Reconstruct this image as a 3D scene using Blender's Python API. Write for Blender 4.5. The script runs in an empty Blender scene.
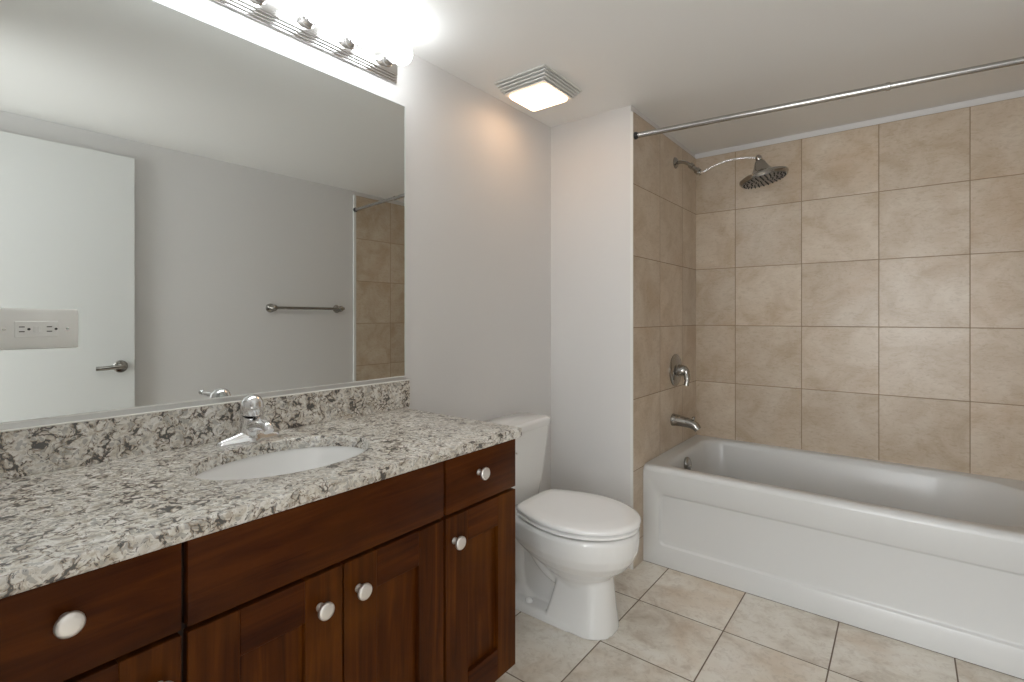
import bpy, bmesh, math, random
from math import sin, cos, pi, radians
from mathutils import Vector, Matrix
random.seed(4)
S = bpy.context.scene
COL = S.collection

# ---------------------------------------------------------------- camera
cd = bpy.data.cameras.new('camera')
cam = bpy.data.objects.new('camera', cd); COL.objects.link(cam)
cam.location = (1.434, 0.0, 1.1558)
cam.rotation_euler = (pi / 2, 0, 0.66364)
cd.sensor_width = 36; cd.lens = 36 * 503.1 / 1024
cd.shift_y = -(341 - 317.17) / 1024
cd.clip_start = 0.02
S.camera = cam
# ---------------------------------------------------------------- world, exposure
w = bpy.data.worlds.new('world'); S.world = w; w.use_nodes = True
w.node_tree.nodes['Background'].inputs[0].default_value = (0.8, 0.85, 1, 1)
w.node_tree.nodes['Background'].inputs[1].default_value = 0.1
S.view_settings.view_transform = 'Standard'
S.view_settings.look = 'None'
S.view_settings.gamma = 1
S.view_settings.use_curve_mapping = False
S.view_settings.exposure = 0.33
S.cycles.use_denoising = True
S.cycles.max_bounces = 16
S.cycles.diffuse_bounces = 10
S.cycles.glossy_bounces = 6
S.cycles.sample_clamp_indirect = 6
BULB_E, FAN_E, HALL_E = 14.5, 7.0, 51.0
# unseen fill light added outside the open doorway
HY_ = -1.45
ld = bpy.data.lights.new('hallway_fill', 'AREA'); ld.shape = 'RECTANGLE'
ld.size = 1.5; ld.size_y = 1.3; ld.energy = HALL_E; ld.color = (0.93, 0.97, 1.0)
lo = bpy.data.objects.new('hallway_fill', ld); COL.objects.link(lo)
lo.location = (1.30, HY_ + 0.02, 1.15); lo.rotation_euler = (pi / 2, 0, 0)

H = 2.13; W = 1.93; YE = 2.156; YB = 3.036; XP = 0.452; YF = -0.05

# ---------------------------------------------------------------- materials
def new_mat(name):
    m = bpy.data.materials.new(name); m.use_nodes = True
    nt = m.node_tree; b = nt.nodes['Principled BSDF']
    return m, nt, b
def simple(name, col, rough=0.5, metal=0.0, coat=0.0, ior=None):
    m, nt, b = new_mat(name)
    b.inputs['Base Color'].default_value = (*col, 1)
    b.inputs['Roughness'].default_value = rough
    b.inputs['Metallic'].default_value = metal
    b.inputs['Coat Weight'].default_value = coat
    b.inputs['Coat Roughness'].default_value = 0.08
    return m
def nd(nt, t, **kw):
    n = nt.nodes.new(t)
    for k, v in kw.items(): setattr(n, k, v)
    return n
def val(nt, sock, v):
    if hasattr(v, 'links'): nt.links.new(v, sock)
    else: sock.default_value = v
def math_(nt, op, a, b=None, c=None):
    n = nd(nt, 'ShaderNodeMath', operation=op)
    val(nt, n.inputs[0], a)
    if b is not None: val(nt, n.inputs[1], b)
    if c is not None: val(nt, n.inputs[2], c)
    return n.outputs[0]
def mixc(nt, f, a, b, mode='MIX'):
    n = nd(nt, 'ShaderNodeMix', data_type='RGBA', blend_type=mode)
    val(nt, n.inputs[0], f)
    val(nt, n.inputs[6], a if hasattr(a, 'links') else (*a, 1))
    val(nt, n.inputs[7], b if hasattr(b, 'links') else (*b, 1))
    return n.outputs[2]
def ramp(nt, f, stops):
    n = nd(nt, 'ShaderNodeValToRGB'); e = n.color_ramp.elements
    while len(e) < len(stops): e.new(0.5)
    for i, (p, c) in enumerate(stops):
        e[i].position = p
        e[i].color = (*c, 1) if isinstance(c, tuple) else (c, c, c, 1)
    val(nt, n.inputs[0], f); return n.outputs[0]
def noise(nt, vec, scale, detail=4, rough=0.5, dist=0.0):
    n = nd(nt, 'ShaderNodeTexNoise'); nt.links.new(vec, n.inputs['Vector'])
    n.inputs['Scale'].default_value = scale; n.inputs['Detail'].default_value = detail
    n.inputs['Roughness'].default_value = rough; n.inputs['Distortion'].default_value = dist
    return n.outputs['Fac']
def objco(nt):
    return nd(nt, 'ShaderNodeTexCoord').outputs['Object']
def mapping(nt, vec, scale=(1, 1, 1), rot=(0, 0, 0), loc=(0, 0, 0)):
    n = nd(nt, 'ShaderNodeMapping'); nt.links.new(vec, n.inputs[0])
    val(nt, n.inputs['Location'], loc); n.inputs['Rotation'].default_value = rot; n.inputs['Scale'].default_value = scale
    return n.outputs[0]
def bump(nt, b, h, strength, dist=0.002):
    n = nd(nt, 'ShaderNodeBump'); n.inputs['Strength'].default_value = strength
    n.inputs['Distance'].default_value = dist
    nt.links.new(h, n.inputs['Height']); nt.links.new(n.outputs[0], b.inputs['Normal'])

def paint(name, col, rough=0.55, amt=0.12):
    m, nt, b = new_mat(name)
    b.inputs['Base Color'].default_value = (*col, 1); b.inputs['Roughness'].default_value = rough
    bump(nt, b, noise(nt, objco(nt), 130, 3), amt, 0.001)
    return m
def tile_mat(name, ua, va, uo, vo, size, grout, colA, colB, colC, gcol, rough, seed=0.0, rust=0.5):
    """square tiles on the two given axes with grout lines through (uo, vo)"""
    m, nt, b = new_mat(name)
    co = objco(nt); sp = nd(nt, 'ShaderNodeSeparateXYZ'); nt.links.new(co, sp.inputs[0])
    u = math_(nt, 'DIVIDE', math_(nt, 'SUBTRACT', sp.outputs[ua], uo), size)
    v = math_(nt, 'DIVIDE', math_(nt, 'SUBTRACT', sp.outputs[va], vo), size)
    fu, fv = math_(nt, 'FLOOR', u), math_(nt, 'FLOOR', v)
    du = math_(nt, 'ABSOLUTE', math_(nt, 'SUBTRACT', math_(nt, 'SUBTRACT', u, fu), 0.5))
    dv = math_(nt, 'ABSOLUTE', math_(nt, 'SUBTRACT', math_(nt, 'SUBTRACT', v, fv), 0.5))
    d = math_(nt, 'MAXIMUM', du, dv)
    g = nd(nt, 'ShaderNodeMapRange'); g.inputs[1].default_value = 0.5 - grout / size * 0.5 - 0.0012
    g.inputs[2].default_value = 0.5 - grout / size * 0.5 + 0.0012
    nt.links.new(d, g.inputs[0]); gf = g.outputs[0]
    cb = nd(nt, 'ShaderNodeCombineXYZ')
    nt.links.new(fu, cb.inputs[0]); nt.links.new(fv, cb.inputs[1]); cb.inputs[2].default_value = seed
    wn = nd(nt, 'ShaderNodeTexWhiteNoise'); nt.links.new(cb.outputs[0], wn.inputs['Vector'])
    off = nd(nt, 'ShaderNodeVectorMath', operation='MULTIPLY_ADD')
    nt.links.new(wn.outputs['Color'], off.inputs[0]); off.inputs[1].default_value = (9, 9, 9); nt.links.new(co, off.inputs[2])
    vec = off.outputs[0]
    cloud = noise(nt, vec, 6.5, 6, 0.62, 0.6)
    base = ramp(nt, cloud, [(0.30, colB), (0.52, colA), (0.74, colC)])
    blot = ramp(nt, noise(nt, vec, 3.2, 3, 0.5, 0.3), [(0.50, 0.0), (0.72, 1.0)])
    base = mixc(nt, math_(nt, 'MULTIPLY', blot, rust), base, (colB[0] * 1.02, colB[1] * 0.86, colB[2] * 0.68))
    fine = noise(nt, mapping(nt, vec, (1, 1, 2.5)), 38, 5, 0.7, 1.0)
    base = mixc(nt, ramp(nt, fine, [(0.36, 0.28), (0.50, 0.0)]), base, (colB[0] * 0.66, colB[1] * 0.6, colB[2] * 0.52))
    vr = math_(nt, 'MULTIPLY_ADD', wn.outputs['Value'], 0.12, 0.93)
    cbv = nd(nt, 'ShaderNodeCombineXYZ')
    for i in range(3): nt.links.new(vr, cbv.inputs[i])
    base = mixc(nt, 1.0, base, cbv.outputs[0], 'MULTIPLY')
    nt.links.new(mixc(nt, gf, base, gcol), b.inputs['Base Color'])
    nt.links.new(math_(nt, 'MULTIPLY_ADD', gf, 0.5, rough), b.inputs['Roughness'])
    bump(nt, b, math_(nt, 'SUBTRACT', math_(nt, 'MULTIPLY', fine, 0.12), gf), 0.6, 0.0012)
    return m

M = {}
M['paint'] = paint('wall_paint', (0.67, 0.66, 0.65))
M['ceil'] = paint('ceiling_paint', (0.82, 0.815, 0.80), 0.6, 0.1)
M['white'] = simple('white_trim', (0.72, 0.72, 0.70), 0.4)
M['doorw'] = simple('door_paint', (0.68, 0.69, 0.675), 0.35)
M['caulk'] = simple('caulk', (0.75, 0.74, 0.70), 0.5)
TA, TB, TC = (0.57, 0.475, 0.37), (0.465, 0.36, 0.25), (0.64, 0.56, 0.46)
GW = (0.27, 0.19, 0.12)
M['tile_back'] = tile_mat('wall_tile_back', 0, 2, 0.672, 0.1177, 0.33, 0.0032, TA, TB, TC, GW, 0.32, 1.0, 0.35)
M['tile_side'] = tile_mat('wall_tile_side', 1, 2, 2.476, 0.1177, 0.33, 0.0032, TA, TB, TC, GW, 0.32, 2.0, 0.35)
M['tile_right'] = tile_mat('wall_tile_right', 1, 2, 2.655, 0.1177, 0.33, 0.0032, TA, TB, TC, GW, 0.32, 3.0, 0.35)
M['tile_floor'] = tile_mat('floor_tile', 0, 1, 0.5755, 1.9387, 0.33, 0.0045, (0.78, 0.735, 0.655), (0.55, 0.475, 0.385), (0.84, 0.81, 0.75),
                           (0.17, 0.125, 0.09), 0.3, 5.0, 0.6)
M['ceramic'] = simple('white_ceramic', (0.83, 0.83, 0.82), 0.12, coat=0.4)
M['seat'] = simple('seat_plastic', (0.90, 0.90, 0.895), 0.15, coat=0.3)
M['tub'] = simple('tub_enamel', (0.63, 0.63, 0.62), 0.30, coat=0.08)
M['chrome'] = simple('chrome', (0.80, 0.80, 0.81), 0.08, 1.0)
M['nickel'] = simple('brushed_nickel', (0.40, 0.385, 0.36), 0.2, 1.0)
M['knob'] = simple('satin_nickel_knob', (0.80, 0.77, 0.74), 0.38, 0.85)
M['rod'] = simple('satin_steel', (0.50, 0.49, 0.475), 0.25, 1.0)
M['dark'] = simple('dark_rubber', (0.03, 0.03, 0.03), 0.5)
M['mirror'] = simple('mirror_glass', (0.74, 0.76, 0.745), 0.0, 1.0)
M['plastic'] = simple('white_plastic', (0.74, 0.74, 0.71), 0.35)
M['cavity'] = simple('dark_cavity', (0.02, 0.012, 0.008), 0.7)

def emis(name, col, s, base=(0.8, 0.8, 0.8)):
    m, nt, b = new_mat(name)
    b.inputs['Base Color'].default_value = (*base, 1)
    b.inputs['Emission Color'].default_value = (*col, 1); b.inputs['Emission Strength'].default_value = s
    return m
M['bulb'] = emis('lit_bulb', (0.93, 0.975, 1.0), BULB_E)
M['lens'] = emis('lit_lens', (1.0, 0.62, 0.36), FAN_E)

def wood(name, axis, k=(1, 1, 1)):
    m, nt, b = new_mat(name)
    co = objco(nt)
    sc = [26, 26, 26]; sc[axis] = 1.6
    v = mapping(nt, co, tuple(sc))
    n1 = noise(nt, v, 1.0, 6, 0.6, 1.4)
    n2 = noise(nt, co, 5, 3, 0.5)
    c = ramp(nt, n1, [(0.30, (0.020, 0.0050, 0.0012)), (0.50, (0.046, 0.0120, 0.0022)), (0.70, (0.082, 0.025, 0.0042))])
    c = mixc(nt, ramp(nt, n2, [(0.4, 0.0), (0.7, 0.45)]), c, (0.095, 0.031, 0.004))
    c = mixc(nt, 1.0, c, k, 'MULTIPLY')
    nt.links.new(c, b.inputs['Base Color'])
    b.inputs['Roughness'].default_value = 0.4
    b.inputs['Specular IOR Level'].default_value = 0.1
    bump(nt, b, n1, 0.06, 0.0006)
    return m
M['wood_h'] = wood('cherry_wood_horizontal', 1, (1.25, 1.1, 0.8))
M['wood_v'] = wood('cherry_wood_vertical', 2, (1.45, 1.4, 0.8))

def granite():
    m, nt, b = new_mat('speckled_granite')
    co = objco(nt)
    nv = nd(nt, 'ShaderNodeTexNoise'); nt.links.new(co, nv.inputs['Vector']); nv.inputs['Scale'].default_value = 30; nv.inputs['Detail'].default_value = 3
    wp = nd(nt, 'ShaderNodeVectorMath', operation='MULTIPLY_ADD')
    nt.links.new(nv.outputs['Color'], wp.inputs[0]); wp.inputs[1].default_value = (0.035, 0.035, 0.035); nt.links.new(co, wp.inputs[2])
    v = wp.outputs[0]
    # grey and cream crystals
    c = ramp(nt, noise(nt, v, 60, 5, 0.7, 0.4), [(0.30, (0.34, 0.285, 0.215)), (0.41, (0.55, 0.505, 0.43)), (0.52, (0.70, 0.675, 0.62)), (0.68, (0.83, 0.82, 0.80))])
    vo = nd(nt, 'ShaderNodeTexVoronoi', feature='F1'); nt.links.new(v, vo.inputs['Vector']); vo.inputs['Scale'].default_value = 150
    sx = nd(nt, 'ShaderNodeSeparateColor'); nt.links.new(vo.outputs['Color'], sx.inputs[0])
    c = mixc(nt, ramp(nt, sx.outputs[0], [(0.66, 0.0), (0.78, 0.6)]), c, (0.27, 0.265, 0.25))
    # dark veins winding around the crystals, with rusty borders
    ve = nd(nt, 'ShaderNodeTexVoronoi', feature='DISTANCE_TO_EDGE'); nt.links.new(v, ve.inputs['Vector']); ve.inputs['Scale'].default_value = 70
    cl = noise(nt, v, 36, 5, 0.7, 0.6)
    e = math_(nt, 'ADD', ve.outputs['Distance'], math_(nt, 'MULTIPLY', math_(nt, 'SUBTRACT', 0.565, cl), 1.7))
    c = mixc(nt, ramp(nt, e, [(0.08, 0.9), (0.20, 0.0)]), c, (0.27, 0.19, 0.115))
    c = mixc(nt, ramp(nt, e, [(0.045, 0.98), (0.085, 0.0)]), c, (0.035, 0.031, 0.028))
    sm = noise(nt, v, 105, 3, 0.7, 0.6)
    c = mixc(nt, ramp(nt, sm, [(0.60, 0.0), (0.64, 0.85)]), c, (0.05, 0.045, 0.04))
    nt.links.new(c, b.inputs['Base Color'])
    b.inputs['Roughness'].default_value = 0.30
    b.inputs['Specular IOR Level'].default_value = 1.0; b.inputs['IOR'].default_value = 1.6
    return m
M['granite'] = granite()

# ---------------------------------------------------------------- mesh helpers
def bx(bm, lo_, hi, bev=0.0, seg=2):
    r = bmesh.ops.create_cube(bm, size=1)
    c = [(a + b) / 2 for a, b in zip(lo_, hi)]; s = [abs(b - a) for a, b in zip(lo_, hi)]
    vs = r['verts']
    for v in vs: v.co = Vector((v.co.x * s[0] + c[0], v.co.y * s[1] + c[1], v.co.z * s[2] + c[2]))
    if bev:
        es = list({e for v in vs for e in v.link_edges})
        bmesh.ops.bevel(bm, geom=es, offset=bev, segments=seg, affect='EDGES', profile=0.5)
def frame_of(d):
    d = Vector(d).normalized()
    a = Vector((0, 0, 1)) if abs(d.z) < 0.9 else Vector((1, 0, 0))
    x = a.cross(d).normalized(); y = d.cross(x)
    return x, y, d
def ring(bm, pts): return [bm.verts.new(p) for p in pts]
def bridge(bm, a, b):
    n = len(a)
    for i in range(n): bm.faces.new((a[i], a[(i + 1) % n], b[(i + 1) % n], b[i]))
def loft(bm, rings, cap0=True, cap1=True):
    rs = [ring(bm, r) for r in rings]
    for a, b in zip(rs, rs[1:]): bridge(bm, a, b)
    if cap0: bm.faces.new(rs[0][::-1])
    if cap1: bm.faces.new(rs[-1])
    return rs
def lathe(bm, origin, axis, prof, n=32):
    """prof: list of (distance along axis, radius)"""
    x, y, d = frame_of(axis); o = Vector(origin)
    loft(bm, [[o + d * t + (x * cos(2 * pi * i / n) + y * sin(2 * pi * i / n)) * max(r, 1e-4) for i in range(n)] for t, r in prof])
def smooth_path(pts, n=8):
    P = [Vector(p) for p in pts]; out = []
    P = [P[0] * 2 - P[1]] + P + [P[-1] * 2 - P[-2]]
    for i in range(1, len(P) - 2):
        for k in range(n):
            t = k / n; a, b, c, d = P[i - 1:i + 3]
            out.append(0.5 * ((2 * b) + (c - a) * t + (2 * a - 5 * b + 4 * c - d) * t * t + (3 * b - a - 3 * c + d) * t ** 3))
    out.append(P[-2]); return out
def tube(bm, pts, r, n=16, sy=1.0):
    rs = r if isinstance(r, (list, tuple)) else [r] * len(pts)
    P = [Vector(p) for p in pts]; rings = []; up = None
    for i, p in enumerate(P):
        d = (P[min(i + 1, len(P) - 1)] - P[max(i - 1, 0)]).normalized()
        if up is None: x, y, _ = frame_of(d)
        else:
            x = (up - d * up.dot(d)).normalized(); y = d.cross(x)
        up = x
        q = []
        for k in range(n):
            a = 2 * pi * k / n; o = (x * cos(a) + y * sin(a)) * rs[i]
            o.y *= sy; q.append(p + o)
        rings.append(q)
    loft(bm, rings)
def rrect(x0, x1, y0, y1, r, n=8):
    """rounded rectangle outline, r = radius or 4 radii (x1y1, x0y1, x0y0, x1y0); ccw"""
    R = r if isinstance(r, (list, tuple)) else (r,) * 4
    out = []
    for (cx, cy, a0, q) in ((x1, y1, 0, R[0]), (x0, y1, 90, R[1]), (x0, y0, 180, R[2]), (x1, y0, 270, R[3])):
        ox = cx - q if cx == x1 else cx + q; oy = cy - q if cy == y1 else cy + q
        for k in range(n + 1):
            a = radians(a0 + 90 * k / n); out.append((ox + q * cos(a), oy + q * sin(a)))
    return out
def obj(name, bm, mat, parent=None, smooth=True, ang=35, wn=False):
    bmesh.ops.remove_doubles(bm, verts=bm.verts, dist=1e-6)
    bmesh.ops.recalc_face_normals(bm, faces=bm.faces)
    me = bpy.data.meshes.new(name); bm.to_mesh(me); bm.free()
    o = bpy.data.objects.new(name, me); COL.objects.link(o)
    for m in (mat if isinstance(mat, (list, tuple)) else [mat]): me.materials.append(m)
    if smooth:
        for p in me.polygons: p.use_smooth = True
        me.set_sharp_from_angle(angle=radians(ang))
    if parent:
        o.parent = parent
        t = parent; off = Vector((0, 0, 0))
        while t: off += t.location; t = t.parent
        me.transform(Matrix.Translation(-off))
    return o
def B(): return bmesh.new()
def tag(o, label, cat, group=None):
    o['label'] = label; o['category'] = cat
    if group: o['group'] = group
    return o
def thing(name, loc, label, cat, group=None):
    o = bpy.data.objects.new(name, None); COL.objects.link(o); o.location = loc
    o.empty_display_size = 0.05
    return tag(o, label, cat, group)
def struct(name, bm, mat, parent=None, label=None, smooth=False):
    o = obj(name, bm, mat, parent, smooth)
    if parent is None: o['kind'] = 'structure'
    if label: o['label'] = label; 
    return o
def box_struct(name, lo_, hi, mat, label=None, parent=None, bev=0):
    b = B(); bx(b, lo_, hi, bev); return struct(name, b, mat, parent, label)
def copy_to(o, loc_delta, parent):
    c = o.copy(); COL.objects.link(c); c.parent = parent; c.location = o.location + Vector(loc_delta); return c

# ---------------------------------------------------------------- room shell
HY = -1.45
box_struct('floor', (-0.12, HY, -0.1), (W + 0.4, YB + 0.12, 0), M['tile_floor'], 'square beige stone-look floor tiles with dark grout')
box_struct('ceiling', (-0.12, HY, H), (W + 0.4, YB + 0.12, H + 0.1), M['ceil'], 'smooth painted ceiling')
box_struct('wall_left', (-0.12, YF, 0), (0, YB + 0.12, H), M['paint'], 'pale grey painted wall behind the vanity')
box_struct('wall_end', (0, YE, 0), (XP - 0.01, YB + 0.02, H), M['paint'], 'pale grey painted wall beside the toilet')
box_struct('wall_back', (XP - 0.01, YB + 0.01, 0), (W + 0.02, YB + 0.12, H), M['paint'], 'wall behind the bathtub with a painted strip above its tiles')
box_struct('wall_right', (W + 0.01, YF - 0.12, 0), (W + 0.12, YB + 0.12, H), M['paint'], 'pale grey painted wall opposite the mirror')
# tiled panels
box_struct('wall_tile_plumbing', (XP - 0.01, YE + 0.004, 0), (XP, YB + 0.01, 2.0977), M['tile_side'], 'beige wall tiles around the shower head and tub spout')
box_struct('wall_tile_back', (XP - 0.005, YB, 0), (W + 0.005, YB + 0.01, 2.0977), M['tile_back'], 'beige wall tiles behind the bathtub')
box_struct('wall_tile_right', (W, 2.325, 0), (W + 0.01, YB + 0.005, 2.0977), M['tile_right'], 'beige wall tiles at the far end of the tub seen in the mirror')
box_struct('trim_1', (W - 0.002, 2.305, 0), (W + 0.012, 2.325, 2.1), M['white'], 'white edge trim beside the tiles seen in the mirror')
box_struct('trim_2', (XP - 0.012, YE - 0.002, 0), (XP - 0.0005, YE + 0.004, 2.1), M['white'], 'thin white corner bead where paint meets tile')
# near wall with the open doorway the picture is taken from
DX0, DX1, DZ = 1.06, 1.86, 2.04
b = B(); bx(b, (-0.12, YF - 0.12, 0), (DX0, YF, H)); bx(b, (DX1, YF - 0.12, 0), (W + 0.01, YF, H)); bx(b, (DX0, YF - 0.12, DZ), (DX1, YF, H))
struct('wall_front', b, M['paint'], None, 'wall with the open doorway')
box_struct('wall_hall_left', (-0.12, HY, 0), (0.0, YF - 0.12, H), M['paint'], 'hallway wall')
box_struct('wall_hall_right', (W + 0.28, HY, 0), (W + 0.4, YF - 0.12, H), M['paint'], 'hallway wall')
box_struct('wall_hall_back', (-0.12, HY - 0.1, 0), (W + 0.4, HY, H), M['paint'], 'hallway wall')

# open door lying against the right wall (seen in the mirror)
b = B(); bx(b, (W - 0.045, 0.13, 0.012), (W - 0.012, 0.893, 2.020), 0.0015, 1)
door = struct('door_1', b, M['doorw'], None, 'flat white slab door standing open against the wall, seen in the mirror')
b = B()
hy, hz, hx = 0.829, 0.893, W - 0.045
lathe(b, (hx + 0.001, hy, hz), (-1, 0, 0), [(0, 0.033), (0.006, 0.033), (0.010, 0.029), (0.012, 0.014), (0.045, 0.012), (0.052, 0.013), (0.058, 0.010)])
tube(b, smooth_path([(hx - 0.046, hy + 0.004, hz), (hx - 0.048, hy - 0.03, hz + 0.001), (hx - 0.046, hy - 0.075, hz - 0.002), (hx - 0.040, hy - 0.112, hz - 0.003)], 5),
     [0.0125 - 0.00012 * i for i in range(16)], 12)
o = obj('door_handle', b, M['nickel'], door); o['label'] = 'brushed nickel lever handle on a round rose'
b = B(); bx(b, (W - 0.042, 0.8925, 0.865), (W - 0.016, 0.8945, 0.925)); o = obj('latch_plate', b, M['nickel'], door)
for zz in (0.25, 1.02, 1.80):
    b = B(); lathe(b, (W - 0.010, 0.124, zz), (0, 0, 1), [(0, 0.006), (0.09, 0.006)], 12)
    bx(b, (W - 0.013, 0.124, zz), (W - 0.010, 0.16, zz + 0.09)); obj('hinge', b, M['nickel'], door)

# ---------------------------------------------------------------- bathtub
TY0, TY1, TX0, TX1, TZ = 2.266, YB - 0.001, XP + 0.001, W - 0.001, 0.457
tub = thing('bathtub', ((TX0 + TX1) / 2, (TY0 + TY1) / 2, 0), 'long white alcove bathtub with a recessed panel on its apron', 'bathtub')
b = B()
N = 10
def z3(pts, z): return [(x, y, z) for x, y in pts]
def basin_ring(o0, o1, oy, r0, r1, z):
    return z3(rrect(0.520 + o0, 1.868 - o1, 2.318 + oy, 2.992 - oy, (r1, r0, r0, r1), N), z)
rings = [z3(rrect(TX0, TX1, TY0, TY1, 0.004, N), TZ - 0.024),
         z3(rrect(TX0, TX1, TY0 + 0.002, TY1, 0.005, N), TZ - 0.015),
         z3(rrect(TX0, TX1, TY0 + 0.007, TY1, 0.006, N), TZ - 0.007),
         z3(rrect(TX0, TX1, TY0 + 0.015, TY1, 0.008, N), TZ - 0.002),
         z3(rrect(TX0, TX1, TY0 + 0.024, TY1, 0.010, N), TZ),
         basin_ring(0, 0, 0, 0.10, 0.30, TZ - 0.001),
         basin_ring(0.006, 0.006, 0.004, 0.10, 0.30, TZ - 0.004),
         basin_ring(0.013, 0.016, 0.010, 0.10, 0.30, TZ - 0.014),
         basin_ring(0.018, 0.03, 0.016, 0.10, 0.30, TZ - 0.03),
         basin_ring(0.028, 0.10, 0.030, 0.10, 0.28, 0.33),
         basin_ring(0.042, 0.18, 0.048, 0.11, 0.26, 0.20),
         basin_ring(0.060, 0.23, 0.065, 0.12, 0.24, 0.135),
         basin_ring(0.095, 0.29, 0.100, 0.12, 0.20, 0.105),
         basin_ring(0.15, 0.35, 0.150, 0.10, 0.15, 0.098)]
loft(b, rings, False, True)
obj('basin', b, M['tub'], tub, ang=60)
# apron: flat front with a recessed rounded panel
b = B()
def xz(pts, y): return [(x, y, z) for x, z in pts]
n = 10
outer = rrect(TX0, TX1, 0.002, TZ - 0.0235, 0.0008, n)
PX0, PX1, PZ0, PZ1 = 0.527, W - 0.075, 0.094, 0.337
rr = [xz(outer, TY0 + 0.02), xz(outer, TY0), xz(rrect(PX0, PX1, PZ0, PZ1, 0.028, n), TY0), xz(rrect(PX0 + 0.003, PX1 - 0.003, PZ0 + 0.003, PZ1 - 0.003, 0.026, n), TY0 + 0.002),
      xz(rrect(PX0 + 0.007, PX1 - 0.007, PZ0 + 0.007, PZ1 - 0.007, 0.023, n), TY0 + 0.008), xz(rrect(PX0 + 0.013, PX1 - 0.013, PZ0 + 0.012, PZ1 - 0.012, 0.02, n), TY0 + 0.010)]
loft(b, rr, False, True)
obj('apron', b, M['tub'], tub, ang=40)
b = B(); lathe(b, (0.545, 2.605, 0.396), (1, 0, 0.12), [(-0.014, 0.034), (0.004, 0.038), (0.010, 0.035), (0.014, 0.026), (0.016, 0.010)])
lathe(b, (0.552, 2.605, 0.385), (1, 0, 0.12), [(0, 0.004), (0.016, 0.004)], 10)
o = obj('overflow_plate', b, M['nickel'], tub); o['label'] = 'round chrome overflow plate'
b = B(); lathe(b, (0.80, 2.655, 0.097), (0, 0, 1), [(0, 0.034), (0.004, 0.032), (0.005, 0.02)]); obj('drain', b, M['chrome'], tub)

# ---------------------------------------------------------------- shower valve, spout, head
sv = thing('shower_valve', (XP, 2.688, 0.870), 'round brushed nickel shower valve plate with lever on the tiles above the tub spout', 'shower valve')
b = B(); lathe(b, (XP + 0.0005, 2.688, 0.870), (1, 0, 0), [(0, 0.086), (0.005, 0.086), (0.010, 0.080), (0.016, 0.062), (0.018, 0.040), (0.024, 0.034)], 48); obj('escutcheon', b, M['nickel'], sv)
b = B(); lathe(b, (XP + 0.02, 2.688, 0.870), (1, 0, 0), [(0, 0.032), (0.022, 0.029), (0.038, 0.025), (0.048, 0.016), (0.052, 0.005)])
tube(b, smooth_path([(XP + 0.05, 2.688, 0.875), (XP + 0.062, 2.684, 0.862), (XP + 0.070, 2.676, 0.825), (XP + 0.066, 2.670, 0.792)], 5), [0.019] * 6 + [0.016] * 5 + [0.013] * 5, 14)
obj('handle', b, M['nickel'], sv)
sp = thing('tub_spout', (XP, 2.650, 0.605), 'brushed nickel tub spout below the round shower valve', 'tub spout')
b = B(); tube(b, smooth_path([(XP + 0.001, 2.65, 0.608), (XP + 0.03, 2.65, 0.607), (XP + 0.08, 2.65, 0.602), (XP + 0.115, 2.65, 0.592), (XP + 0.136, 2.65, 0.572)], 5),
     [0.033, 0.033, 0.0325, 0.031, 0.030, 0.030, 0.029, 0.028, 0.027, 0.0265, 0.026, 0.025, 0.0245, 0.024, 0.0235, 0.023, 0.0225, 0.022, 0.021, 0.020, 0.019], 24)
obj('spout_body', b, M['nickel'], sp)
b = B(); lathe(b, (XP + 0.112, 2.65, 0.612), (0, 0, 1), [(0, 0.004), (0.014, 0.004), (0.016, 0.008), (0.022, 0.008), (0.024, 0.003)], 16); obj('diverter_knob', b, M['nickel'], sp)

sh = thing('rain_shower', (XP, 2.688, 1.990), 'large round rain shower head on a curved silver arm', 'shower head')
HC = Vector((0.893, 2.67, 1.832))
b = B(); lathe(b, (XP + 0.0005, 2.688, 1.990), (1, 0, -0.02), [(0, 0.030), (0.004, 0.030), (0.012, 0.022), (0.016, 0.012)]); obj('wall_flange', b, M['nickel'], sh)
b = B(); tube(b, smooth_path([(XP + 0.008, 2.688, 1.990), (0.50, 2.685, 1.985), (0.535, 2.68, 1.962), (0.560, 2.678, 1.936)], 5), 0.0095, 16)
lathe(b, (0.545, 2.679, 1.953), (0.7, 0, -0.7), [(-0.014, 0.010), (-0.012, 0.0155), (0.008, 0.0155), (0.010, 0.012), (0.030, 0.012), (0.034, 0.017), (0.052, 0.017), (0.056, 0.012), (0.066, 0.011)], 20)
obj('swivel_joint', b, M['nickel'], sh)
b = B(); tube(b, smooth_path([(0.590, 2.677, 1.911), (0.612, 2.676, 1.913), (0.655, 2.675, 1.930), (0.72, 2.674, 1.945), (0.80, 2.672, 1.944), (0.862, 2.671, 1.932)], 6), 0.0065, 14)
obj('curved_arm', b, M['chrome'], sh)
ax = Vector((-0.22, -0.02, 1.0)).normalized()
b = B(); lathe(b, HC, ax, [(-0.012, 0.104), (-0.002, 0.110), (0.006, 0.109), (0.012, 0.098), (0.022, 0.062), (0.034, 0.044), (0.054, 0.033), (0.074, 0.025), (0.084, 0.021), (0.090, 0.012)], 56)
lathe(b, HC + ax * 0.086, ax, [(0, 0.013), (0.010, 0.016), (0.022, 0.014), (0.030, 0.006)], 20)
obj('bell', b, M['nickel'], sh)
b = B(); lathe(b, HC - ax * 0.0105, -ax, [(-0.004, 0.101), (0.003, 0.099), (0.004, 0.05)], 56)
x_, y_, d_ = frame_of(-ax)
obj('spray_plate', b, simple('spray_plate', (0.30, 0.29, 0.28), 0.35, 1.0), sh)
b = B()
for rr_, k in ((0.018, 6), (0.038, 12), (0.058, 18), (0.078, 24), (0.092, 28)):
    for i in range(k):
        a = 2 * pi * i / k
        p = HC - ax * 0.0135 + (x_ * cos(a) + y_ * sin(a)) * rr_
        lathe(b, p, -ax, [(0, 0.0034), (0.006, 0.0024)], 8)
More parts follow.
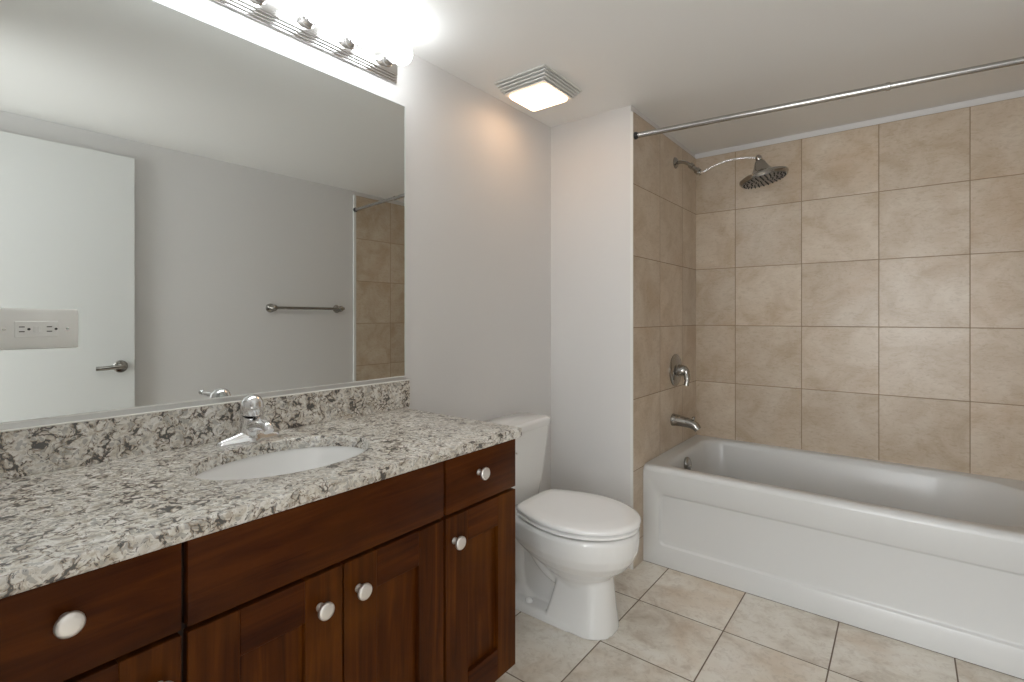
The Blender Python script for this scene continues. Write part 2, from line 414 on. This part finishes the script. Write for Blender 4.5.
o = obj('nozzles', b, M['dark'], sh); o['kind'] = 'stuff'

# ---------------------------------------------------------------- curtain rod
R0 = Vector((XP, 2.172, 1.990)); R1 = Vector((W, 2.315, 1.985))
rod = thing('shower_curtain_rod', R0, 'bare silver tension rod across the bathtub opening', 'curtain rod')
rd = (R1 - R0).normalized(); L = (R1 - R0).length; J = L * 0.635
b = B(); lathe(b, R0, rd, [(0.006, 0.0125), (J, 0.0125)], 24); obj('outer_tube', b, M['rod'], rod)
b = B(); lathe(b, R0, rd, [(J - 0.012, 0.0100), (J - 0.012, 0.0145), (J, 0.0145), (J + 0.002, 0.0112), (L - 0.006, 0.0112)], 24); obj('inner_tube', b, M['rod'], rod)
for p, d in ((R0, rd), (R1, -rd)):
    b = B(); lathe(b, p, d, [(0.0005, 0.0165), (0.010, 0.0165), (0.012, 0.0135), (0.018, 0.0130)], 24); obj('end_cap', b, M['dark'], rod)

# ---------------------------------------------------------------- towel bar on the right wall
tb = thing('towel_bar', (W, 1.91, 1.218), 'dark nickel towel bar on the opposite wall, seen in the mirror', 'towel bar')
b = B(); tube(b, [(W - 0.052, 1.660, 1.218), (W - 0.052, 2.160, 1.218)], 0.0098, 16); obj('bar', b, M['nickel'], tb)
for yy in (1.660, 2.160):
    b = B(); lathe(b, (W + 0.0095, yy, 1.218), (-1, 0, 0), [(0, 0.030), (0.006, 0.030), (0.012, 0.024), (0.016, 0.014), (0.036, 0.012), (0.042, 0.019), (0.050, 0.022), (0.062, 0.022), (0.072, 0.017), (0.077, 0.007)], 24)
    s_ = 1 if yy > 1.9 else -1
    lathe(b, (W - 0.052, yy, 1.218), (0, s_, 0), [(0, 0.012), (0.018, 0.012), (0.022, 0.008), (0.026, 0.010), (0.032, 0.004)], 16)
    obj('bracket', b, M['nickel'], tb)

# ---------------------------------------------------------------- vanity cabinet
CX, CY0, CY1, CT, CB = 0.530, 0.020, 1.173, 0.803, 0.132
FT = 0.019
van = thing('vanity_cabinet', (0.26, 0.6, 0), 'dark cherry wood vanity cabinet with round silver knobs under the granite counter', 'cabinet')
b = B(); t_ = 0.018; bk = CX - FT - 0.0003
bx(b, (0.003, CY0 + 0.002, CB), (bk, CY0 + 0.002 + t_, CT)); bx(b, (0.003, CY1 - 0.0005 - t_, CB), (bk, CY1 - 0.0005, CT))
bx(b, (0.003, CY0 + 0.002 + t_, CB), (bk, CY1 - 0.002 - t_, CB + t_)); bx(b, (0.003, CY0 + 0.002 + t_, CB + t_), (0.015, CY1 - 0.002 - t_, CT))
for yy in (0.31, 0.885): bx(b, (0.015, yy - 0.016, CB + t_), (bk, yy + 0.016, 0.64))
bx(b, (bk - 0.02, CY0 + 0.002 + t_, 0.64), (bk, CY1 - 0.002 - t_, 0.672))
bx(b, (bk - 0.02, CY0 + 0.002 + t_, 0.783), (bk, CY1 - 0.002 - t_, 0.803))
bx(b, (bk - 0.02, 0.29, 0.66), (bk, 0.33, 0.79)); bx(b, (bk - 0.02, 0.865, 0.66), (bk, 0.905, 0.79))
obj('carcass', b, simple('dark_carcass_wood', (0.018, 0.007, 0.003), 0.55), van, smooth=False)
b = B(); bx(b, (0.003, CY0 + 0.006, 0.0), (0.455, CY1 - 0.006, CB)); obj('toe_kick', b, M['wood_h'], van, smooth=False)
def slab(name, y0, y1, z0, z1, mat):
    b = B(); bx(b, (CX - FT, y0, z0), (CX, y1, z1), 0.0015, 2); return obj(name, b, mat, van, ang=30)
def knob(parent, y, z):
    b = B(); lathe(b, (CX - 0.0005, y, z), (1, 0, 0), [(0, 0.0085), (0.002, 0.0085), (0.004, 0.0062), (0.015, 0.0058), (0.018, 0.0120), (0.0195, 0.0158), (0.0215, 0.0168), (0.0255, 0.0165), (0.0275, 0.0145), (0.0285, 0.009)], 32)
    return obj('knob', b, M['knob'], parent, ang=50)
G = 0.0042
ZR = 0.655
d1 = slab('drawer_front', CY0, 0.310 - G, ZR + G, CT - 0.001, M['wood_h']); knob(d1, 0.166, 0.744)
slab('false_front', 0.310 + G, 0.885 - G, ZR + G, CT - 0.001, M['wood_h'])
d2 = slab('drawer_front', 0.885 + G, CY1, ZR + G, CT - 0.001, M['wood_h']); knob(d2, 1.012, 0.739)
def shaker(y0, y1, ky):
    z0, z1 = CB + 0.003, ZR - G; s = 0.081; x0, x1 = CX - FT, CX
    b = B()
    bx(b, (x0, y0, z0), (x1, y0 + s, z1), 0.0012, 1); bx(b, (x0, y1 - s, z0), (x1, y1, z1), 0.0012, 1)
    d = obj('door', b, M['wood_v'], van, ang=30)
    b = B(); bx(b, (x0, y0 + s, z0), (x1 - 0.0003, y1 - s, z0 + s + 0.006), 0.0008, 1); obj('rail', b, M['wood_h'], d, ang=30)
    b = B(); bx(b, (x0, y0 + s, z1 - s), (x1 - 0.0003, y1 - s, z1), 0.0008, 1); obj('rail', b, M['wood_h'], d, ang=30)
    b = B(); bx(b, (x0, y0 + s - 0.006, z0 + s), (x1 - 0.012, y1 - s + 0.006, z1 - s + 0.006)); obj('door_panel', b, M['wood_v'], d, smooth=False)
    knob(d, ky, 0.5875)
shaker(CY0, 0.310 - G, 0.274)
shaker(0.310 + G, 0.5975 - G / 2, 0.545)
shaker(0.5975 + G / 2, 0.885 - G, 0.633)
shaker(0.885 + G, CY1, 0.918)

# ---------------------------------------------------------------- granite counter and backsplash
KT, KB_, KX, KY0, KY1 = 0.832, 0.804, 0.547, YF + 0.002, 1.181
SC = (0.285, 0.610); SA, SB = 0.150, 0.203
NA = 96
def rect_pt(a, x0, x1, y0, y1):
    dx, dy = cos(a), sin(a); t = 1e9
    if dx > 1e-9: t = min(t, (x1 - SC[0]) / dx)
    if dx < -1e-9: t = min(t, (x0 - SC[0]) / dx)
    if dy > 1e-9: t = min(t, (y1 - SC[1]) / dy)
    if dy < -1e-9: t = min(t, (y0 - SC[1]) / dy)
    return (SC[0] + dx * t, SC[1] + dy * t)
angs = [2 * pi * i / NA for i in range(NA)]
for cx_, cy_ in ((0.002, KY0), (0.002, KY1), (KX, KY0), (KX, KY1)):
    a = math.atan2(cy_ - SC[1], cx_ - SC[0]) % (2 * pi)
    k = min(range(NA), key=lambda i: abs(angs[i] - a)); angs[k] = a
def rect_ring(ins, z): 
    out = []
    for a in angs:
        x, y = rect_pt(a, 0.002, KX, KY0, KY1)
        out.append((min(x, KX - ins), min(y, KY1 - ins), z))
    return out
def ell_ring(g, z): return [(SC[0] + (SA + g) * cos(a), SC[1] + (SB + g) * sin(a), z) for a in angs]
b = B()
rs = loft(b, [ell_ring(0, KB_), ell_ring(0, KT - 0.003), ell_ring(0.001, KT - 0.001), ell_ring(0.004, KT), rect_ring(0.003, KT), rect_ring(0.0012, KT - 0.0008), rect_ring(0.0002, KT - 0.0026),
              rect_ring(0.0, KT - 0.005), rect_ring(0.0, KB_ + 0.004), rect_ring(0.003, KB_), ell_ring(0.004, KB_), ell_ring(0, KB_)], False, False)
ct = obj('countertop', b, M['granite'], None, ang=50)
tag(ct, 'speckled white, tan and black granite countertop on the cherry vanity cabinet', 'countertop')
b = B(); bx(b, (0.002, KY0, KT), (0.022, 1.207, 0.928), 0.0015, 1)
bs = obj('backsplash', b, M['granite'], None, ang=30)
tag(bs, 'low speckled granite backsplash strip standing behind the counter under the mirror', 'backsplash')

# ---------------------------------------------------------------- sink
sk = thing('sink', (SC[0], SC[1], 0.65), 'white oval undermount sink basin set in the granite counter', 'sink')
b = B()
def er(fa, fb, z): return [(SC[0] + fa * cos(a), SC[1] + fb * sin(a), z) for a in angs]
loft(b, [er(SA + .018, SB + .018, KB_ - 0.018), er(SA + .018, SB + .018, KB_ - 0.0005), er(SA + .004, SB + .004, KB_ - 0.0005), er(SA + .001, SB + .001, KB_ - 0.006), er(SA - .004, SB - .005, KB_ - 0.025),
         er(SA - .018, SB - .022, KB_ - 0.07), er(SA - .042, SB - .055, KB_ - 0.115), er(SA - .08, SB - .10, KB_ - 0.140), er(0.03, 0.04, KB_ - 0.150), er(0.022, 0.022, KB_ - 0.152)], False, True)
obj('basin', b, M['ceramic'], sk, ang=60)
b = B(); lathe(b, (SC[0], SC[1], KB_ - 0.152), (0, 0, 1), [(0, 0.022), (0.003, 0.021), (0.004, 0.012), (0.008, 0.010)]); obj('drain', b, M['chrome'], sk)

# ---------------------------------------------------------------- faucet
FY, FX = 0.612, 0.084
fc = thing('faucet', (FX, FY, KT), 'chrome single-lever faucet on the granite behind the oval sink', 'faucet')
b = B()
def plate(g, hw, hl, z):
    out = []
    for i in range(48):
        a = 2 * pi * i / 48; c_, s_ = cos(a), sin(a)
        # broad in the middle, narrow rounded wings
        y = hl * (abs(s_) ** 0.9) * (1 if s_ > 0 else -1)
        k = 0.62 + 0.38 * math.exp(-(y / 0.034) ** 2)
        out.append((FX + hw * k * (abs(c_) ** 0.8) * (1 if c_ > 0 else -1), FY + y, z + (0.014 * math.exp(-(y / 0.036) ** 2) + 0.003) * g))
    return out
loft(b, [plate(0, 0.029, 0.080, KT + 0.0003), plate(0, 0.029, 0.080, KT + 0.005), plate(0.5, 0.027, 0.077, KT + 0.009), plate(1, 0.022, 0.066, KT + 0.012), plate(1.3, 0.012, 0.040, KT + 0.0135)])
obj('base_plate', b, M['chrome'], fc, ang=60)
b = B(); tube(b, [(FX, FY, KT + 0.006), (FX + 0.001, FY, KT + 0.022), (FX + 0.006, FY, KT + 0.045), (FX + 0.011, FY, KT + 0.064), (FX + 0.013, FY, KT + 0.070)], [0.030, 0.0265, 0.0245, 0.0245, 0.0225], 36)
obj('body', b, M['chrome'], fc)
b = B()
P_ = smooth_path([(FX + 0.012, FY, KT + 0.040), (FX + 0.040, FY, KT + 0.049), (FX + 0.070, FY, KT + 0.053), (FX + 0.096, FY, KT + 0.050), (FX + 0.106, FY, KT + 0.040)], 6)
tube(b, P_, [0.0175 - 0.00022 * i for i in range(len(P_))], 20); obj('spout', b, M['chrome'], fc, ang=50)
b = B(); hd = Vector((0.16, 0, 1)).normalized(); hb = Vector((FX + 0.014, FY, KT + 0.073))
lathe(b, hb, hd, [(0, 0.0245), (0.003, 0.0275), (0.022, 0.0272), (0.036, 0.0245), (0.045, 0.018), (0.050, 0.009), (0.0515, 0.002)], 36)
P_ = smooth_path([hb + hd * 0.028 + Vector((0.018, -0.007, 0)), hb + hd * 0.032 + Vector((0.040, -0.016, 0)), hb + hd * 0.035 + Vector((0.060, -0.024, 0))], 5)
tube(b, P_, [0.0085 - 0.0004 * min(i, 10) for i in range(len(P_))], 14)
lathe(b, P_[-1] - Vector((0.004, -0.0016, 0)), (1, -0.4, 0.2), [(0, 0.004), (0.003, 0.007), (0.010, 0.007), (0.013, 0.003)], 14)
obj('handle', b, M['chrome'], fc, ang=50)

# ---------------------------------------------------------------- mirror
mr = thing('wall_mirror', (0.0, 0.58, 0.94), 'large frameless wall mirror above the granite backsplash', 'mirror')
MY0, MY1, MZ0, MZ1 = YF + 0.004, 1.195, 0.9405, 1.917
b = B(); bx(b, (0.001, MY0, MZ0), (0.0065, MY1, MZ1)); obj('glass', b, M['mirror'], mr, smooth=False)
b = B(); bx(b, (0.0008, MY1, MZ0), (0.0075, MY1 + 0.0045, MZ1 + 0.001), 0.0005, 1); o = obj('edge_strip', b, simple('polished_edge', (0.62, 0.65, 0.63), 0.3), mr, smooth=False)
b = B(); bx(b, (0.0008, MY0, MZ1), (0.0072, MY1, MZ1 + 0.0012)); obj('edge_strip', b, simple('dark_edge', (0.35, 0.37, 0.36), 0.3), mr, smooth=False)
b = B(); bx(b, (0.0008, MY0, 0.9285), (0.0105, MY1 + 0.003, 0.9405)); bx(b, (0.0075, MY0, 0.9405), (0.0105, MY1 + 0.003, 0.9415)); o = obj('bottom_channel', b, simple('aluminium_channel', (0.62, 0.62, 0.61), 0.35, 0.9), mr, smooth=False); o['label'] = 'pale metal channel strip along the bottom edge'
b = B(); bx(b, (0.0078, MY0, 0.9415), (0.0112, MY1 + 0.003, 0.9440)); obj('channel_lip', b, M['white'], mr, smooth=False)
b = B(); bx(b, (0.011, MY0, 0.9275), (0.0235, 1.2085, 0.9300), 0.0008, 1); cb_ = obj('trim_3', b, M['caulk'], None, smooth=False); cb_['kind'] = 'structure'; cb_['label'] = 'thin white caulk line on top of the backsplash'

# ---------------------------------------------------------------- outlet on the mirror
OX = 0.0075; OY, OZ = 0.2155, 1.131
ou = thing('power_outlet', (OX, OY, OZ), 'white horizontal power outlet plate set into the mirror', 'outlet')
b = B(); bx(b, (OX - 0.0008, OY - 0.067, OZ - 0.0415), (OX + 0.0045, OY + 0.067, OZ + 0.0425), 0.003, 3); obj('cover_plate', b, M['plastic'], ou)
b = B(); bx(b, (OX + 0.002, OY - 0.0335, OZ - 0.0165), (OX + 0.0068, OY + 0.0335, OZ + 0.0165), 0.0008, 1); rc = obj('receptacle', b, M['plastic'], ou)
for s_ in (-1, 1):
    cy_ = OY + s_ * 0.021 - 0.002
    b = B()
    for dz in (-0.0048, 0.0048): bx(b, (OX + 0.0066, cy_ - 0.0042, OZ + dz - 0.001), (OX + 0.0071, cy_ + 0.0042, OZ + dz + 0.001))
    lathe(b, (OX + 0.0066, cy_ + 0.0105, OZ), (1, 0, 0), [(0, 0.0026), (0.0005, 0.0026)], 14)
    obj('socket_slots', b, M['dark'], rc, smooth=False)
for dy in (-0.0028, 0.0040):
    b = B(); bx(b, (OX + 0.006, OY + dy - 0.0025, OZ - 0.006), (OX + 0.0078, OY + dy + 0.0025, OZ + 0.006), 0.0004, 1); obj('reset_button', b, M['plastic'], rc)
for s_ in (-1, 1):
    b = B(); lathe(b, (OX + 0.004, OY + s_ * 0.0485, OZ), (1, 0, 0), [(0, 0.0030), (0.0012, 0.0026)], 14); obj('screw', b, M['nickel'], ou)

# ---------------------------------------------------------------- vanity light bar
LY0, LY1, LZ0, LZ1 = -0.035, 1.158, 1.986, 2.096
vl = thing('vanity_light', (0, (LY0 + LY1) / 2, (LZ0 + LZ1) / 2), 'chrome vanity light bar with a row of round white bulbs above the mirror', 'light fixture')
b = B()
for k, (x1_, i_) in enumerate(((0.010, 0.0), (0.018, 0.0055), (0.026, 0.011), (0.034, 0.0165))):
    bx(b, (0.001 if k == 0 else x1_ - 0.009, LY0 + i_, LZ0 + i_), (x1_, LY1 - i_, LZ1 - i_), 0.0025, 2)
    
obj('back_plate', b, simple('polished_chrome_bar', (0.66, 0.65, 0.64), 0.14, 1.0), vl, ang=50)
NBULB = 8; BY1 = 1.093; STEP = 0.1455; LZ = 2.037
sb = B(); lathe(sb, (0.034, 0, LZ), (1, 0, 0), [(0, 0.0235), (0.004, 0.0235), (0.006, 0.0205), (0.022, 0.0195), (0.026, 0.021), (0.030, 0.0185)], 28)
sock = obj('socket', sb, M['chrome'], vl)
bb = B(); lathe(bb, (0.062, 0, LZ), (1, 0, 0), [(0, 0.014), (0.010, 0.0155)] + [(0.048 - 0.036 * cos(a), 0.0385 * sin(a)) for a in [radians(30 + 150 * i / 16) for i in range(17)]], 32)
bulb = obj('light_bulb', bb, M['bulb'], vl, ang=80); bulb['label'] = 'glowing round white globe bulb'
for i in range(NBULB):
    y = BY1 - STEP * i
    if i == 0:
        sock.location.y += y; bulb.location.y += y; s0, b0 = sock, bulb; y0_ = y
    else:
        copy_to(s0, (0, y - y0_, 0), vl); copy_to(b0, (0, y - y0_, 0), vl)

# ---------------------------------------------------------------- ceiling fan light
FCX, FCY = 0.213, 1.745
fl = thing('ceiling_fan_light', (FCX, FCY, H), 'square louvered ceiling fan vent with a glowing warm lens', 'ceiling light')
b = B()
tiers = [(0.000, 0.128, 0.144), (0.0095, 0.122, 0.135), (0.019, 0.116, 0.126), (0.0285, 0.110, 0.117), (0.038, 0.103, 0.108)]
for z_, hx_, hy_ in tiers: bx(b, (FCX - hx_, FCY - hy_, H - z_ - 0.0055), (FCX + hx_, FCY + hy_, H - z_ - 0.0005), 0.001, 1)
obj('louvers', b, M['white'], fl, ang=30)
b = B()
for s1 in (-1, 1):
    for s2 in (-1, 1): bx(b, (FCX + s1 * 0.096 - 0.004, FCY + s2 * 0.099 - 0.004, H - 0.043), (FCX + s1 * 0.096 + 0.004, FCY + s2 * 0.099 + 0.004, H - 0.001))
bx(b, (FCX - 0.085, FCY - 0.085, H - 0.043), (FCX + 0.085, FCY + 0.085, H - 0.001))
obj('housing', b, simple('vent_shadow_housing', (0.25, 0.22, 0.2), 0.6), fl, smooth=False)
b = B(); r4 = [(0.092, 0.088, -0.0430, 0.012), (0.092, 0.088, -0.050, 0.012), (0.088, 0.084, -0.056, 0.012), (0.078, 0.075, -0.0585, 0.01), (0.04, 0.04, -0.0595, 0.008)]
loft(b, [z3(rrect(FCX - a, FCX + a, FCY - c, FCY + c, r_, 5), H + z_) for a, c, z_, r_ in r4])
obj('lens', b, M['lens'], fl, ang=60)['label'] = 'glowing warm translucent lens'

# ---------------------------------------------------------------- toilet
TC_ = 1.680
tl = thing('toilet', (0.35, TC_, 0), 'white two-piece toilet with closed lid between the vanity and the bathtub', 'toilet')
def egg(xb, xf, hw, z, back=0.60, n=48, xm=0.45):
    """egg outline: squarish at the back, elliptic at the front; widest at xm"""
    out = []
    for i in range(n):
        a = 2 * pi * i / n; c_, s_ = cos(a), sin(a)
        if c_ >= 0: x = xm + (xf - xm) * c_; y = hw * s_
        else:
            x = xm + (xm - xb) * (-(abs(c_) ** 0.75)); t = (xm - x) / (xm - xb)
            wv = hw * (1 - (1 - back) * t ** 1.7)
            y = wv * (1 if s_ > 0 else -1) * min(1, (abs(s_) / 0.45)) ** 0.35 if t > 0.05 else hw * s_
            y = (1 if s_ > 0 else -1) * min(abs(y), wv)
        out.append((x, TC_ + y, z))
    return out
b = B()
loft(b, [egg(.34, .545, .070, .13, xm=.46), egg(.33, .565, .088, .18, xm=.46), egg(.29, .60, .118, .212), egg(.25, .640, .148, .244), egg(.215, .664, .170, .275), egg(.19, .676, .181, .305), egg(.185, .679, .186, .335), egg(.185, .679, .187, .366), egg(.195, .672, .181, .3785)])
def rl(sec): loft(b, [[(x, TC_ + y, z) for x, y in rrect(x0, x1, -hw, hw, r, 8)] for z, x0, x1, hw, r in sec])
rl([(z, a, c, h, (f, .018, .018, f)) for z, a, c, h, f in ((0.0, .345, .600, .101, .09), (.02, .348, .598, .099, .088), (.08, .365, .592, .088, .080), (.15, .383, .586, .078, .072), (.20, .392, .580, .074, .068), (.24, .39, .59, .08, .075))])
rl(((0.0, .13, .50, .104, .05), (.020, .132, .50, .102, .05), (.030, .14, .50, .092, .045)))
rl(((.02, .15, .27, .050, .03), (.06, .15, .22, .032, .03), (.14, .14, .20, .028, .025), (.32, .12, .20, .03, .025)))
rl(((.02, .2, .45, .022, .01), (.20, .2, .45, .022, .01)))
tube(b, smooth_path([(.50, TC_, .175), (.43, TC_, .165), (.365, TC_, .158), (.31, TC_, .185), (.262, TC_, .235), (.22, TC_, .30), (.17, TC_, .32)], 6), 0.041, 20, 1.55)
rl(((.265, .06, .33, .06, .04), (.31, .035, .32, .09, .04), (.355, .03, .32, .11, .04), (.366, .035, .31, .105, .04)))
bowl = obj('bowl', b, M['ceramic'], tl, ang=180)
md = bowl.modifiers.new('remesh', 'REMESH'); md.mode = 'VOXEL'; md.voxel_size = 0.0045; md.use_smooth_shade = True
md = bowl.modifiers.new('smooth', 'SMOOTH'); md.factor = 0.5; md.iterations = 4
b = B(); loft(b, [egg(.225, .675, .181, .3862, .62), egg(.222, .681, .187, .3885, .62), egg(.222, .681, .187, .395, .62), egg(.226, .676, .182, .3985, .62)]); obj('seat', b, M['seat'], tl, ang=50)
b = B(); loft(b, [egg(.226, .675, .181, .4030, .62), egg(.222, .684, .189, .4065, .62), egg(.222, .685, .190, .4135, .62), egg(.226, .680, .186, .4195, .62), egg(.236, .664, .172, .4235, .62), egg(.27, .60, .13, .4255, .62), egg(.34, .52, .07, .4262, .62)]); obj('lid', b, M['seat'], tl, ang=50)
for s_ in (-1, 1):
    b = B(); tube(b, [(0.222, TC_ + s_ * 0.072 - 0.022, 0.396), (0.222, TC_ + s_ * 0.072 + 0.022, 0.396)], 0.0115, 14); obj('hinge', b, M['seat'], tl)
b = B()
loft(b, [[(x, TC_ + y, z) for x, y in rrect(x0, x1, -hw, hw, r, 6)] for z, x0, x1, hw, r in
         ((.370, .035, .150, .160, .03), (.376, .028, .158, .168, .035), (.45, .022, .165, .182, .035), (.56, .016, .173, .199, .035), (.665, .012, .180, .211, .035), (.674, .014, .178, .208, .033))])
obj('tank', b, M['ceramic'], tl, ang=50)
b = B()
loft(b, [[(x, TC_ + y, z) for x, y in rrect(x0, x1, -hw, hw, r, 6)] for z, x0, x1, hw, r in
         ((.6765, .010, .184, .214, .035), (.679, .006, .190, .220, .045), (.701, .005, .191, .221, .045), (.709, .008, .187, .217, .042), (.7125, .018, .176, .206, .035))])
obj('tank_lid', b, M['ceramic'], tl, ang=50)
b = B(); lathe(b, (0.176, TC_ - 0.150, 0.615), (1, 0, 0), [(0, 0.013), (0.006, 0.013), (0.009, 0.007), (0.020, 0.007)], 20)
tube(b, [(0.194, TC_ - 0.157, 0.616), (0.197, TC_ - 0.115, 0.612), (0.196, TC_ - 0.070, 0.605)], [0.006, 0.0055, 0.007], 12); obj('flush_lever', b, M['chrome'], tl)
for s_ in (-1, 1):
    b = B(); lathe(b, (0.258, TC_ + s_ * 0.066, 0.0285), (0, 0, 1), [(0, 0.0155), (0.006, 0.0150), (0.013, 0.0115), (0.017, 0.004)], 20); obj('bolt_cap', b, M['seat'], tl)
